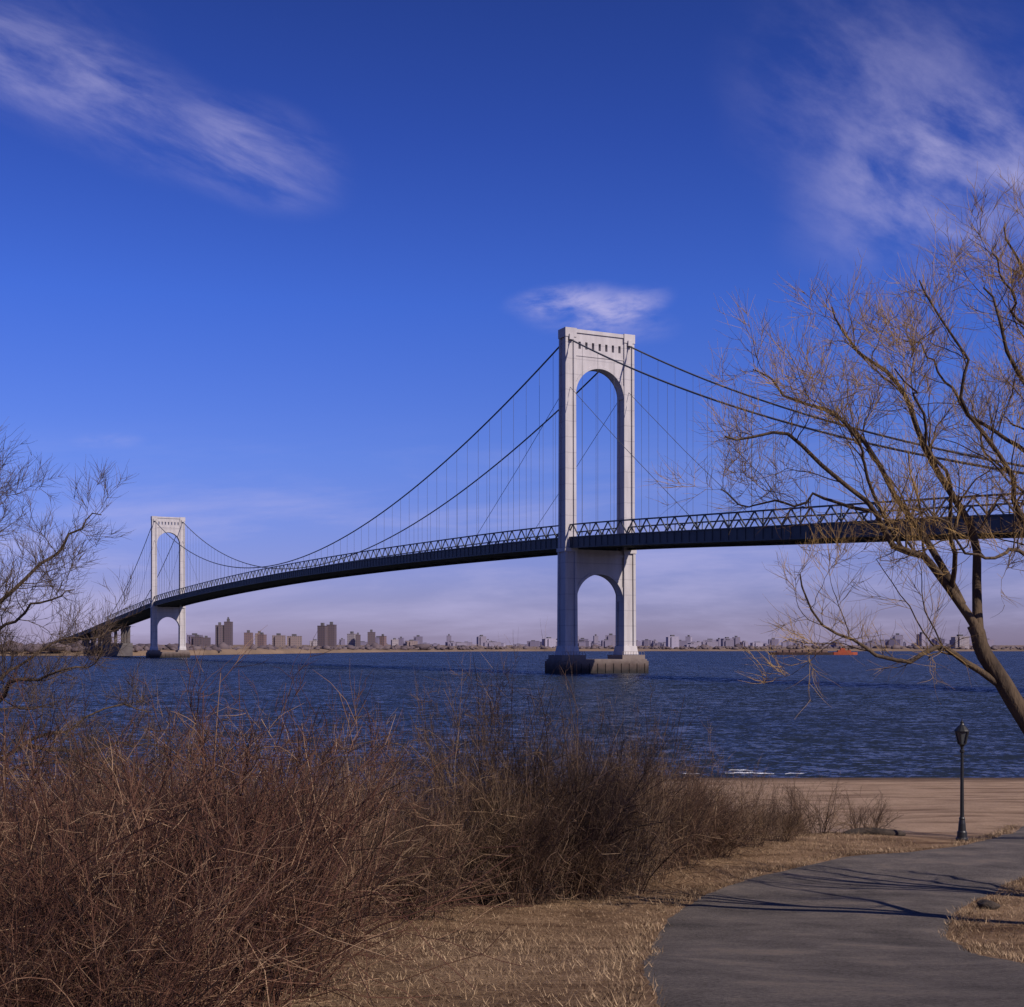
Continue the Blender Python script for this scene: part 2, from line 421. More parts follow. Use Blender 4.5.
# ------------------------------------------------------------------ bridge
TH = math.radians(26.04)
bridge = empty('suspension_bridge', (28.5, 444, 0), TH)
tag(bridge, 'long suspension bridge with pale arched steel towers crossing the water', 'bridge')
SP = 701.0
kn = [(-420,27.5),(-300,33.5),(-224,38.0),(-182,40.5),(-90,45.2),(0,49.5),(120,52.4),(235,54.0),(350.5,54.6),(466,54.0),(581,52.4),(701,49.5),(791,45.2),(925,38.5),(1047,32),(1250,23),(1468,16),(1700,12)]
kx = np.array([k[0] for k in kn], float); kz = np.array([k[1] for k in kn], float)
sl = np.gradient(kz, kx)
def zt(s):
    i = int(np.clip(np.searchsorted(kx, s)-1, 0, len(kx)-2)); h = kx[i+1]-kx[i]; t = (s-kx[i])/h
    return float((2*t**3-3*t**2+1)*kz[i]+(t**3-2*t**2+t)*h*sl[i]+(-2*t**3+3*t**2)*kz[i+1]+(t**3-t**2)*h*sl[i+1])
S0, S1 = -300, 1690
PAN = SP/46
CX = 11.25
deck = empty('bridge_deck', (0,0,0)); deck.parent = bridge
mb = MB(); k0 = int(S0//PAN); k1 = int(S1//PAN)
ss = [k*PAN for k in range(k0, k1+1)]
M_road = noisemat('deck_concrete', [(.08,.08,.085),(.13,.13,.13)], .2, .9)
for a_, b_ in zip(ss[:-1], ss[1:]):
    za, zb = zt(a_)-4.9, zt(b_)-4.9
    mb.add([(-10.9,a_,za),(10.9,a_,za),(10.9,b_,zb),(-10.9,b_,zb),(-10.9,a_,za-.5),(10.9,a_,za-.5),(10.9,b_,zb-.5),(-10.9,b_,zb-.5)],
           [(0,1,2,3),(7,6,5,4),(0,4,5,1),(2,6,7,3),(1,5,6,2),(3,7,4,0)])
mb.obj('roadway_slab', M_road, deck)
for sgn in (-1, 1):
    mb = MB()
    for a_, b_ in zip(ss[:-1], ss[1:]):
        za, zb = zt(a_), zt(b_)
        x = sgn*CX
        mb.add([(x-.15,a_,za-4.6),(x+.15,a_,za-4.6),(x+.15,b_,zb-4.6),(x-.15,b_,zb-4.6),(x-.15,a_,za-7.8),(x+.15,a_,za-7.8),(x+.15,b_,zb-7.8),(x-.15,b_,zb-7.8)],
               [(0,1,2,3),(7,6,5,4),(1,5,6,2),(3,7,4,0)])
        mb.beam((x,a_,za-7.9),(x,b_,zb-7.9),.9,.35); mb.beam((x,a_,za-4.5),(x,b_,zb-4.5),.9,.35)
        for q in range(4):
            t = q/4; y = a_+(b_-a_)*t; z = za+(zb-za)*t
            mb.box(x-.35,x+.35,y-.12,y+.12,z-7.7,z-4.7)
    mb.obj('plate_girder', M_steel, deck)
    mb = MB()
    for a_, b_ in zip(ss[:-1], ss[1:]):
        if b_ < -230 or a_ > SP+230: continue
        tp = -.3
        za, zb = zt(a_)+tp, zt(b_)+tp; x = sgn*CX; m_ = (a_+b_)/2; zm = (za+zb)/2
        mb.beam((x,a_,za),(x,b_,zb),.5,.42)
        q1 = a_+(b_-a_)*.25; q3 = a_+(b_-a_)*.75
        lo = -3.9
        mb.beam((x,a_,za+lo),(x,q1,za+(zb-za)*.25),.32,.32); mb.beam((x,q1,za+(zb-za)*.25),(x,m_,zm+lo),.32,.32)
        mb.beam((x,m_,zm+lo),(x,q3,za+(zb-za)*.75),.32,.32); mb.beam((x,q3,za+(zb-za)*.75),(x,b_,zb+lo),.32,.32)
        mb.beam((x,a_,za+lo),(x,a_,za),.24,.24)
    mb.obj('stiffening_truss', M_steel, deck)
mb = MB()
for s_ in ss:
    z = zt(s_)
    mb.box(-CX,CX,s_-.25,s_+.25,z-7.5,z-5.5)
    mb.box(-CX,CX,s_+PAN/2-.2,s_+PAN/2+.2,z-7.0,z-5.5)
mb.obj('floor_beams', M_steel, deck)

def cz(s):
    top = 111.3
    if 0 <= s <= SP:
        t = s/SP; return top-4*56.0*t*(1-t)
    if s < 0: t = -s/224
    else: t = (s-SP)/224
    end = 36.5
    return top+(end-top)*t-4*7.0*t*(1-t)
for sgn in (-1, 1):
    ssx = [-224+ i*(SP+448)/300 for i in range(301)] + [0.0, SP]
    ssx = sorted(ssx)
    P = np.array([[(sgn*CX, s, cz(s)) for s in ssx]])
    Vv, Ff = tubes([(P, np.full((1, len(ssx)), .28))], 8)
    np_mesh('main_cable', Vv, Ff, M_cable, bridge, smooth=True)
sus = []
for k in range(-42, 180):
    s = k*PAN*2/3
    if abs(s) < 3 or abs(s-SP) < 3: continue
    if s < -222 or s > SP+222: continue
    for sgn in (-1, 1):
        sus.append((s, sgn))
sus.sort()
def sus_lines(items):
    P = np.array([[(sg*CX, s, zt(s)-.3), (sg*CX, s, (zt(s)+cz(s))/2), (sg*CX, s, cz(s))] for s, sg in items if cz(s) > zt(s)+.3])
    return tubes([(P, np.full(P.shape[:2], .06))], 4)
good = [q for q in sus if cz(q[0]) > zt(q[0])+.3]
for q in good[:100]:
    Vv, Ff = sus_lines([q]); np_mesh('suspender_cable', Vv, Ff, M_cable, bridge)
Vv, Ff = sus_lines(good[100:]); o = np_mesh('suspender_cable', Vv, Ff, M_cable, bridge); o["kind"] = 'stuff'
for s0 in (0.0, SP):
    for dr in (-1, 1):
        for sgn in (-1, 1):
            q = s0+dr*72
            P = np.array([[(sgn*CX, s0, 96), (sgn*CX, (s0+q)/2, (96+zt(q))/2-.6), (sgn*CX, q, zt(q))]])
            Vv, Ff = tubes([(P, np.full((1, 3), .09))], 5); np_mesh('stay_cable', Vv, Ff, M_cable, bridge)

def groove(hw, hd, g=.5):
    c = .95
    return [(-hw,-hd),(-hw+c,-hd),(-hw+c,-hd+g),(hw-c,-hd+g),(hw-c,-hd),(hw,-hd),(hw,-hd+c),(hw-g,-hd+c),(hw-g,hd-c),(hw,hd-c),(hw,hd),(hw-c,hd),(hw-c,hd-g),(-hw+c,hd-g),(-hw+c,hd),(-hw,hd),(-hw,hd-c),(-hw+g,hd-c),(-hw+g,-hd+c),(-hw,-hd+c)]
def add_prism_at(mb, poly, cx, z0, z1, sc=1.0, mi=0):
    n = len(poly)
    vs = [(cx+x,y,z0) for x,y in poly]+[(cx+x*sc,y*sc,z1) for x,y in poly]
    mb.add(vs, [tuple(range(n))[::-1], tuple(range(n,2*n))]+[(i,(i+1)%n,n+(i+1)%n,n+i) for i in range(n)], mi)
def portal(mb, hw, hd, zc, R, ztop, slots=None):
    xs = [-hw+2*hw*i/48 for i in range(49)]
    if slots:
        for (sx0, sx1) in slots[0]: xs += [sx0, sx1]
    xs = sorted(set(round(x, 4) for x in xs))
    def zl(x): return zc+math.sqrt(max(R*R-x*x, 0))
    for xa, xb in zip(xs[:-1], xs[1:]):
        if xb-xa < 1e-4: continue
        za, zb = zl(xa), zl(xb); xm = (xa+xb)/2
        def cell(z0a, z0b, z1):
            mb.add([(xa,-hd,z0a),(xb,-hd,z0b),(xb,hd,z0b),(xa,hd,z0a),(xa,-hd,z1),(xb,-hd,z1),(xb,hd,z1),(xa,hd,z1)],
                   [(0,3,2,1),(4,5,6,7),(0,1,5,4),(2,3,7,6)]+([(1,2,6,5),(3,0,4,7)] if slots else []))
        if slots and any(s0-1e-3 <= xm <= s1 for s0, s1 in slots[0]):
            cell(za, zb, slots[1]); cell(slots[2], slots[2], ztop)
        else: cell(za, zb, ztop)
def rim(mb, R, zc, hd, w=.7, pr=.25):
    n = 28
    for i in range(n):
        a0 = math.pi*i/n; a1 = math.pi*(i+1)/n
        vs = []
        for a_ in (a0, a1):
            for r in (R-.12, R+w):
                for y in (-hd-pr, -hd+.05): vs.append((r*math.cos(a_), y, zc+r*math.sin(a_)))
        mb.add(vs, [(0,2,6,4),(0,4,5,1),(2,3,7,6)])
        vs2 = [(x,-y,z) for x,y,z in vs]
        mb.add(vs2, [(4,6,2,0),(1,5,4,0),(6,7,3,2)])
def build_tower(s0):
    tw = empty('bridge_tower', (0, s0, 0)); tw.parent = bridge
    for sgn in (-1, 1):
        mb = MB(); cx = sgn*CX
        add_prism_at(mb, groove(2.35, 2.9), cx, 9.0, 41, .95)
        add_prism_at(mb, groove(2.1, 2.55), cx, 41, 111.2, .93)
        add_prism_at(mb, [(-2.9,-3.6),(2.9,-3.6),(2.9,3.6),(-2.9,3.6)], cx, 6.0, 9.0, .85)
        mb.box(cx-2.5,cx+2.5,-3.0,3.0,40.2,41.4)
        mb.box(cx-2.12,cx+2.12,-2.6,2.6,111.2,114.2)
        mb.box(cx-.8,cx+.8,-3.1,3.1,110.2,112.0)
        mb.obj('tower_leg', M_tower, tw)
    mb = MB(); hwp = 9.35
    slots = ([(-8.1+i*2.55, -8.1+i*2.55+.9) for i in range(7)], 107.6, 110.0)
    portal(mb, hwp, 1.9, 92.4, 9.3, 112.8, slots)
    mb.box(-9.1,9.1,-2.3,2.3,112.8,114.0)
    mb.box(-9.15,9.15,-2.1,2.1,105.2,105.6)
    rim(mb, 9.3, 92.4, 1.9)
    mb.obj('portal_arch', M_tower, tw)
    mb = MB(); portal(mb, 9.1, 2.0, 24.0, 9.05, 41.0)
    mb.box(-9.0,9.0,-2.4,2.4,38.8,39.6)
    rim(mb, 9.05, 24.0, 2.0, .8)
    mb.obj('lower_arch', M_tower, tw)
    mb = MB()
    mb.box(-16.6,16.6,-6.0,6.0,-4,4.0)
    mb.box(-16.2,16.2,-5.6,5.6,4.0,4.6)
    for sgn in (-1, 1):
        c0 = sgn*11.4
        mb.box(c0-4.4,c0+4.4,-5.0,5.0,4.6,6.0)
        for i in range(9): mb.beam((c0-4.2+i*1.05, -4.8, 6.0),(c0-4.2+i*1.05, -4.8, 7.1),.09)
        mb.beam((c0-4.2,-4.8,7.1),(c0+4.2,-4.8,7.1),.09)
    # ladder rungs and fender posts on the broad faces
    for i in range(11):
        x = -15.2+i*3.04
        mb.box(x-.16,x+.16,-6.28,-6.0,-4,3.2)
    mb.obj('tower_pier', M_pier, tw)
    return tw
build_tower(0.0); build_tower(SP)

M_conc = noisemat('weathered_concrete', [(.07,.06,.065),(.13,.115,.11)], .15, .9)
for s_ in (-248, 949):
    mb = MB()
    z = zt(s_)-8.2
    mb.box(-12,12,s_-22,s_+22,-3,z*.42)
    for q in (-9, 9):
        for r_ in (-16, 0, 16): mb.box(q-1.5,q+1.5,s_+r_-1.8,s_+r_+1.8,z*.42,z-1.4)
    for r_ in (-16, 0, 16): mb.box(-11,11,s_+r_-2,s_+r_+2,z-1.4,z)
    mb.obj('anchorage', M_conc, bridge)
for s_ in list(range(1000, 1690, 46)):
    z = zt(s_)-8.1
    mb = MB()
    for q in (-8, 8): mb.box(q-1.4,q+1.4,s_-1.6,s_+1.6,-2,z-1.5)
    mb.box(-11,11,s_-1.8,s_+1.8,z-1.6,z)
    mb.obj('approach_pier', M_conc, bridge)

# ------------------------------------------------------------------ far shore
M_far = noisemat('far_ground', [(.13,.09,.06),(.24,.165,.11)], .01, .95)
SHP = [(-9000,1500),(-2500,1450),(-900,1330),(-600,1300),(-380,1285),(-335,1330),(-315,1500),(-260,1900),(-190,2250),(-60,2550),(150,2680),(500,2720),(900,2650),(1300,2600),(2200,2500),(9000,2400)]
shp = resample(SHP, 120)
rows = [(0,-1.5),(6,.8),(25,3.2),(120,6),(600,9),(2500,14),(9000,22)]
V = []
for off, z in rows:
    for x, y in shp: V.append((x+(off*.05 if off < 700 else 0), y+off, z+(.0 if off < 20 else 1.2*math.sin(x*.011+off))))
n = len(shp); F = [(k*n+i, k*n+i+1, (k+1)*n+i+1, (k+1)*n+i) for k in range(len(rows)-1) for i in range(n-1)]
o = np_mesh('terrain', np.array(V), np.array(F), M_far, smooth=True); tag(o, kind='structure')
def shore_y(x): return float(np.interp(x, shp[:, 0], shp[:, 1]))

M_wood = noisemat('distant_bare_woods', [(.06,.045,.058),(.115,.088,.098),(.16,.125,.125)], .03, 1)
bmm = bmesh.new(); bmesh.ops.create_icosphere(bmm, subdivisions=1, radius=1)
bv = np.array([v.co[:] for v in bmm.verts]); bf = np.array([[v.index for v in f.verts] for f in bmm.faces]); bmm.free()
rw = np.random.default_rng(7)
Vs = []; Fs = []; off = 0
for i in range(4000):
    if i < 900:
        x = rw.uniform(-1100, -180); y = shore_y(x)+rw.exponential(120)+60
    elif i < 1400:
        x = rw.uniform(-700, -370); y = shore_y(x)+rw.uniform(10, 150)
    else:
        x = rw.uniform(-1500, 1600); y = max(shore_y(x), 2200)+rw.exponential(300)+30
    h = rw.uniform(2.2, 5.2)*(1.5 if rw.random() > .88 else 1)
    vv = bv*(1+rw.normal(size=(len(bv), 1))*.28)*np.array([h*rw.uniform(.7, 1.8), h, h*.8])+np.array([x, y, 4+h*.5])
    Vs.append(vv); Fs.append(bf+off); off += len(vv)
o = np_mesh('distant_woodland', np.concatenate(Vs), np.concatenate(Fs), M_wood); tag(o, kind='stuff')

def bmat(name, c, wc, sx=3.6, sz=3.2):
    m, nt, b = newmat(name); N = nt.nodes.new; L = nt.links.new
    tc = N('ShaderNodeTexCoord'); sp = N('ShaderNodeSeparateXYZ'); L(tc.outputs['Object'], sp.inputs[0])
    ad = N('ShaderNodeMath'); ad.operation = 'ADD'; L(sp.outputs[0], ad.inputs[0]); L(sp.outputs[1], ad.inputs[1])
    res = []
    for src, per, w_ in ((ad.outputs[0], sx, .45), (sp.outputs[2], sz, .5)):
        d = N('ShaderNodeMath'); d.operation = 'DIVIDE'; d.inputs[1].default_value = per; L(src, d.inputs[0])
        f = N('ShaderNodeMath'); f.operation = 'FRACT'; L(d.outputs[0], f.inputs[0])
        l = N('ShaderNodeMath'); l.operation = 'LESS_THAN'; l.inputs[1].default_value = w_; L(f.outputs[0], l.inputs[0]); res.append(l)
    mu = N('ShaderNodeMath'); mu.operation = 'MULTIPLY'; L(res[0].outputs[0], mu.inputs[0]); L(res[1].outputs[0], mu.inputs[1])
    mx = N('ShaderNodeMixRGB'); mx.inputs[1].default_value = (*c, 1); mx.inputs[2].default_value = (*wc, 1); L(mu.outputs[0], mx.inputs[0])
    L(mx.outputs[0], b.inputs['Base Color']); b.inputs['Roughness'].default_value = .8
    return m
BM = [bmat('brick_facade', (.17,.11,.11), (.07,.06,.085)), bmat('tan_facade', (.22,.165,.16), (.09,.08,.10)), bmat('pale_facade', (.29,.25,.27), (.13,.12,.155)), bmat('dark_facade', (.10,.072,.085), (.055,.05,.07))]
HZ = [bmat('hazy_brick_facade', (.175,.15,.215), (.14,.13,.205)), bmat('hazy_tan_facade', (.22,.19,.25), (.165,.155,.235)), bmat('hazy_pale_facade', (.29,.26,.34), (.2,.19,.27))]  # lavender distance haze is mixed into these facade base colours
M_roof = noisemat('tar_roof', [(.07,.065,.075),(.11,.1,.11)], .1, .9)
def building(x, y, w_, d, h, mat, rot, label, cat='building', steps=0, group=None, name='apartment_building', base=1.5):
    mb = MB()
    mb.box(-w_/2,w_/2,-d/2,d/2,-4,h)
    if w_ > 14: mb.box(-w_/4,w_/4,-d/2-3.0,d/2+3.0,-4,h*.995-.2)
    for a_, b_, c_, d_ in ((-w_/2-.2,w_/2+.2,-d/2-.2,-d/2+.25),(-w_/2-.2,w_/2+.2,d/2-.25,d/2+.2)):
        mb.box(a_,b_,c_,d_,h-.1,h+1.1)
    o = mb.obj(name, mat, None, loc=(x, y, base)); o.rotation_euler = (0,0,rot)
    tag(o, label, cat, group=group)
    mr_ = MB()
    mr_.box(-w_*.18,w_*.14,-d*.25,d*.2,h+.02,h+min(5, h*.14)+1)
    if steps: mr_.box(-w_*.10,w_*.05,-d*.2,d*.1,h+6.02,h+9)
    mr_.obj('roof_bulkhead', M_roof, o)
    return o
rb = random.Random(11)
GRP = 'apartment blocks along the far shore'
main = [
 (-545,2290,18,14,24,3),(-520,2250,12,14,22,3),(-508,2300,15,15,44,3),(-493,2300,12,15,50,3),(-478,2400,14,14,32,0),
 (-462,2420,14,14,31,1),(-444,2350,12,13,28,0),(-423,2400,22,14,27,1),(-398,2420,26,14,26,1),(-372,2500,20,14,18,2),
 (-329,2300,14,15,43,3),(-315,2310,14,15,45,3),(-290,2400,14,14,30,2),(-277,2380,8,12,28,3),(-255,2400,14,14,33,3),(-236,2420,9,12,26,0),
 (-220,2480,12,12,20,2),(-205,2700,22,14,18,1)]
for i, (x, y, w_, d, h, mi) in enumerate(main):
    lb = ['red brick apartment block on the far shore','tan brick apartment slab on the far shore','pale low apartment block on the far shore','tall dark brick apartment tower on the far shore'][mi]
    building(x, y, w_, d, h, BM[mi], rb.uniform(-.3,.3), lb, group=GRP, steps=1 if h > 45 else 0)
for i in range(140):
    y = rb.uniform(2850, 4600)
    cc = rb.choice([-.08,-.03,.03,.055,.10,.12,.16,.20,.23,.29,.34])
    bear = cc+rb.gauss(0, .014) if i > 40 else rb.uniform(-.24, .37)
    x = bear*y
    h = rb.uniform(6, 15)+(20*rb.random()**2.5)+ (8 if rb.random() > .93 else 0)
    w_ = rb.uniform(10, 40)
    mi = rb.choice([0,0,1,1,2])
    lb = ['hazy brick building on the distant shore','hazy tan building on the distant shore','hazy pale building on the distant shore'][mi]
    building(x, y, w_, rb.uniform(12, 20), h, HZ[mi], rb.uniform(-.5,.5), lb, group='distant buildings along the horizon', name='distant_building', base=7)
building(935, 2760, 30, 22, 28, BM[2], .1, 'grey block building by the water on the far shore', name='waterside_building')

# ------------------------------------------------------------------ barge
ship = empty('cargo_barge', (328, 1440, 0), math.radians(-3)); tag(ship, 'long low laden barge with a small orange-red tug at its stern', 'barge')
M_hull = noisemat('rusty_black_hull', [(.02,.015,.015),(.07,.03,.02)], .3, .7)
M_or = noisemat('orange_red_paint', [(.24,.045,.02),(.36,.08,.03)], .5, .6)
M_cargo = noisemat('cargo_brown', [(.10,.06,.05),(.20,.13,.11)], .2, .8)
mb = MB()
hp = [(-47,-5),(-38,-7.5),(18,-7.5),(20,-5.5),(20,5.5),(18,7.5),(-38,7.5),(-47,5)]
mb.prism(hp, -1, 2.8); mb.obj('barge_hull', M_hull, ship)
mb = MB()
for i in range(8): mb.box(-40+i*7, -34.4+i*7, -5, 5, 2.82, 4.6+.6*(i % 3))
mb.obj('cargo_hatches', M_cargo, ship)
mb = MB(); mb.prism([(21,-5),(42,-5),(47,-2.5),(47,2.5),(42,5),(21,5)], -1, 3.0); mb.obj('tug_hull', M_or, ship)
mb = MB(); mb.box(26,40,-3.6,3.6,3.02,5.0); mb.box(29,34,-2.5,2.5,5.0,7.4); mb.obj('deckhouse', M_or, ship)
mb = MB(); mb.lathe([(1.0,5.02),(.9,7.8)], 10, 38, 0); mb.obj('funnel', M_hull, ship)
mb = MB(); mb.beam((31,0,7.4),(31,0,11),.3); mb.beam((31,-1.5,9.5),(31,1.5,9.5),.2); mb.obj('mast', M_hull, ship)

# ------------------------------------------------------------------ lamp
lx, ly = 13.95, 41.0
lz = float(ground_z(lx, ly))
lamp = empty('street_lamp', (lx, ly, lz-.02)); tag(lamp, 'black cast-iron park lamp post with lantern top beside the path', 'street lamp')
mb = MB(); mb.lathe([(.19,0),(.19,.10),(.155,.14),(.145,.30),(.12,.34),(.105,.56),(.085,.68),(.095,.72),(.07,.76)], 16); mb.obj('lamp_base', M_black, lamp)
mb = MB(); mb.lathe([(.062,.76),(.056,1.6),(.046,2.75),(.075,2.78),(.075,2.83),(.042,2.86),(.055,2.95),(.11,3.02)], 16); mb.beam((-.26,0,2.66),(.26,0,2.66),.03); mb.obj('lamp_post', M_black, lamp)
mb = MB()
for i in range(6):
    a_ = math.pi/3*i; c, s_ = math.cos(a_), math.sin(a_)
    mb.beam((.12*c,.12*s_,3.02),(.21*c,.21*s_,3.42),.028)
    c2, s2 = math.cos(a_+math.pi/3), math.sin(a_+math.pi/3)
    mb.beam((.21*c,.21*s_,3.42),(.21*c2,.21*s2,3.42),.03); mb.beam((.12*c,.12*s_,3.03),(.12*c2,.12*s2,3.03),.03)
mb.obj('lantern_frame', M_black, lamp)
mg, nt, b = newmat('milky_lamp_glass'); b.inputs['Base Color'].default_value = (.06,.065,.07,1); b.inputs['Roughness'].default_value = .15
mb = MB(); mb.lathe([(.10,3.03),(.195,3.41)], 6); mb.obj('lantern_glass', mg, lamp)
mb = MB(); mb.lathe([(.25,3.43),(.22,3.47),(.12,3.58),(.07,3.62),(.05,3.66),(.055,3.70),(.02,3.74),(.012,3.82)], 12); mb.obj('lantern_cap', M_black, lamp)

def rock(x, y, r, sq, seed, label):
    rr_ = np.random.default_rng(seed)
    bm2 = bmesh.new(); bmesh.ops.create_icosphere(bm2, subdivisions=3, radius=1)
    for v in bm2.verts:
        c = v.co; k = 1+.18*math.sin(c.x*3+seed)+.15*math.sin(c.y*4.1+seed*2)+.1*math.sin(c.z*5)+rr_.normal()*.03
        v.co = Vector((c.x*k*r*sq, c.y*k*r, c.z*k*r*.6))
    me = bpy.data.meshes.new('rock'); bm2.to_mesh(me); bm2.free(); me.materials.append(M_rock)
    o = bpy.data.objects.new('rock', me); o.location = (x, y, float(ground_z(x, y))+r*.2); link(o); tag(o, label, 'rock')
rock(9.15, 25.4, .20, 1.1, 2, 'small dark rock on dry grass beside the path')
mb = MB()
P = resample([(-1.0,0,.10),(-.3,.1,.16),(.4,-.05,.14),(1.0,.15,.08)], 10)[None]
Vv, Ff = tubes([(P, np.array([[.08,.12,.14,.13,.15,.13,.12,.12,.10,.05]]))], 9)
o = np_mesh('stand_in_log', Vv, Ff, M_rock, smooth=True); o.location = (11.7, 42.6, float(ground_z(11.7, 42.6))-.08); tag(o, 'dark log shape added for a dark smudge at the edge of the sand', 'log')  # added log shape, stands in for a dark smudge left of the lamp

# ------------------------------------------------------------------ trees
def make_tree(name, base, limbs, label, seed, m_tw, dens=1.0, L1=1.5, thin=1.0, nC=7, crook=.07):
    rng = np.random.default_rng(seed)
    K = 18
    P0 = []; R0 = []
    for pts, r0, r1 in limbs:
        p = resample(pts, K)
        wv = rng.normal(size=(K, 3)); wv = (wv+np.roll(wv, 1, 0))*.6
        fade = np.clip(np.linspace(0, 3, K), 0, 1)[:, None]*(1 if len(P0) else .3)
        p += wv*crook*fade
        P0.append(p); R0.append((np.linspace(0, 1, K)**.7*(r1-r0)+r0)*thin)
    P0 = np.array(P0)-np.array(base); R0 = np.array(R0)
    br = P0[1:], R0[1:]
    A = spawn(rng, br[0], br[1], int(9*dens), .18, .98, L1*1.4, .62, .10, 10, .42, .17, .06)
    B = spawn(rng, A[0], A[1], 7, .12, 1., L1*.8, .55, .12, 7, .48, .17, .06, rmin=.0048)
    A2 = spawn(rng, br[0], br[1], int(12*dens), .3, 1, L1*.65, .6, .12, 6, .22, .16, .06, rmin=.005)
    C = spawn(rng, B[0], B[1], nC, .05, 1., L1*.46, .45, .14, 5, .65, .15, .06, rmin=.0038)
    C2 = spawn(rng, A2[0], A2[1], nC, .05, 1., L1*.44, .45, .14, 5, .65, .15, .06, rmin=.0038)
    t = empty(name, base); tag(t, label, 'tree')
    parts = []
    Vv, Ff = tubes([(P0, R0)], 9); parts.append(np_mesh('trunk', Vv, Ff, M_bark, t, smooth=True))
    Vv, Ff = tubes([A, A2], 5); parts.append(np_mesh('branches', Vv, Ff, M_bark, t, smooth=True))
    Vv, Ff = tubes([B, C, C2], 3); parts.append(np_mesh('crown', Vv, Ff, m_tw, t))
    return t, parts
def lim(pts, r0, r1, dz=0): return ([(x, y, z+dz) for x, z, y in pts], r0, r1)
gz = float(ground_z(10.9, 22))
limbs = [
 lim([(10.9,gz-.2,21.8),(10.2,5.0,21.9),(9.36,6.2,22),(8.51,7.57,22),(7.95,8.48,22),(7.70,9.07,22)], .27, .14),
 lim([(8.3,7.9,22),(7.5,8.45,21.8),(7.0,8.65,21.6),(6.3,8.55,21.3),(5.6,8.8,21),(4.9,9.1,20.8),(4.4,9.9,20.6)], .08, .014),
 lim([(7.80,8.9,22),(6.95,9.98,21.8),(6.29,10.35,21.6),(5.79,10.9,21.4),(4.79,11.64,21.2),(4.04,12.06,21),(3.4,11.98,20.8)], .10, .018),
 lim([(7.45,9.4,21.9),(6.95,10.65,22.3),(6.12,11.98,22.7),(5.62,12.77,23),(4.75,13.2,23.2),(4.2,13.6,23.4)], .085, .014),
 lim([(7.75,9.0,22),(7.70,10.48,22.2),(7.0,12.0,22.4),(6.6,13.2,22.5),(5.8,13.8,22.6),(5.5,14.4,22.6)], .11, .014),
 lim([(9.1,9.6,21.6),(8.5,10.3,21.4),(8.05,11.4,21.2),(7.28,12.4,21),(7.0,13.4,20.8),(6.4,14.3,20.6)], .085, .014),
 lim([(9.9,5.4,21.9),(9.88,7.8,21.8),(9.2,9.65,21.6),(8.6,11.3,21.4),(8.45,12.5,21.3),(7.9,13.6,21.2),(7.6,14.5,21.2)], .16, .016),
 lim([(9.8,8.0,21.8),(9.8,10.9,22.1),(9.25,13.0,22.4),(8.9,14.6,22.6),(8.5,15.9,22.7)], .11, .016),
 lim([(9.75,7.9,21.8),(10.8,10.5,21.5),(11.5,13.0,21),(11.8,15,20.6)], .12, .02),
 lim([(9.5,6.0,22),(11.5,8.5,22.4),(13.2,11.2,23),(14,13.0,23.5)], .12, .02),
 lim([(9.25,13.0,22.5),(8.7,13.8,22.0),(8.1,14.5,21.5),(7.7,15.2,21.2)], .055, .012),
 lim([(7.3,9.6,21.9),(6.9,10.9,20.9),(6.2,12.0,20.1),(5.7,12.8,19.6)], .06, .012),
 lim([(8.5,11.7,21.4),(7.7,12.6,22.0),(7.3,13.5,22.6),(6.9,14.1,23)], .05, .012),
 lim([(6.4,10.3,21.7),(5.7,11.5,21.4),(5.3,12.2,21.0),(4.6,12.6,20.8)], .045, .012),
 lim([(5.79,10.9,21.4),(4.9,11.2,22.0),(4.2,11.0,22.5),(3.6,11.3,22.8)], .04, .01),
 lim([(9.8,9.6,21.9),(9.2,11.0,22.8),(8.6,12.0,23.5),(8.3,13.2,24)], .06, .012),
 lim([(9.7,10.4,22),(9.0,11.9,21.0),(8.9,13.0,20.4),(8.2,13.8,20)], .06, .012),
 lim([(8.9,9.9,21.5),(8.0,10.2,21.0),(7.3,10.0,20.6),(6.6,10.6,20.2),(6.0,10.7,20)], .05, .012),
]
make_tree('bare_tree', (10.9, 21.8, gz-.2), limbs, 'large leafless spreading tree with leaning trunk beside the asphalt path', 5, M_twig, 1.05, 1.22, .85)
gz2 = float(ground_z(-11.4, 24))
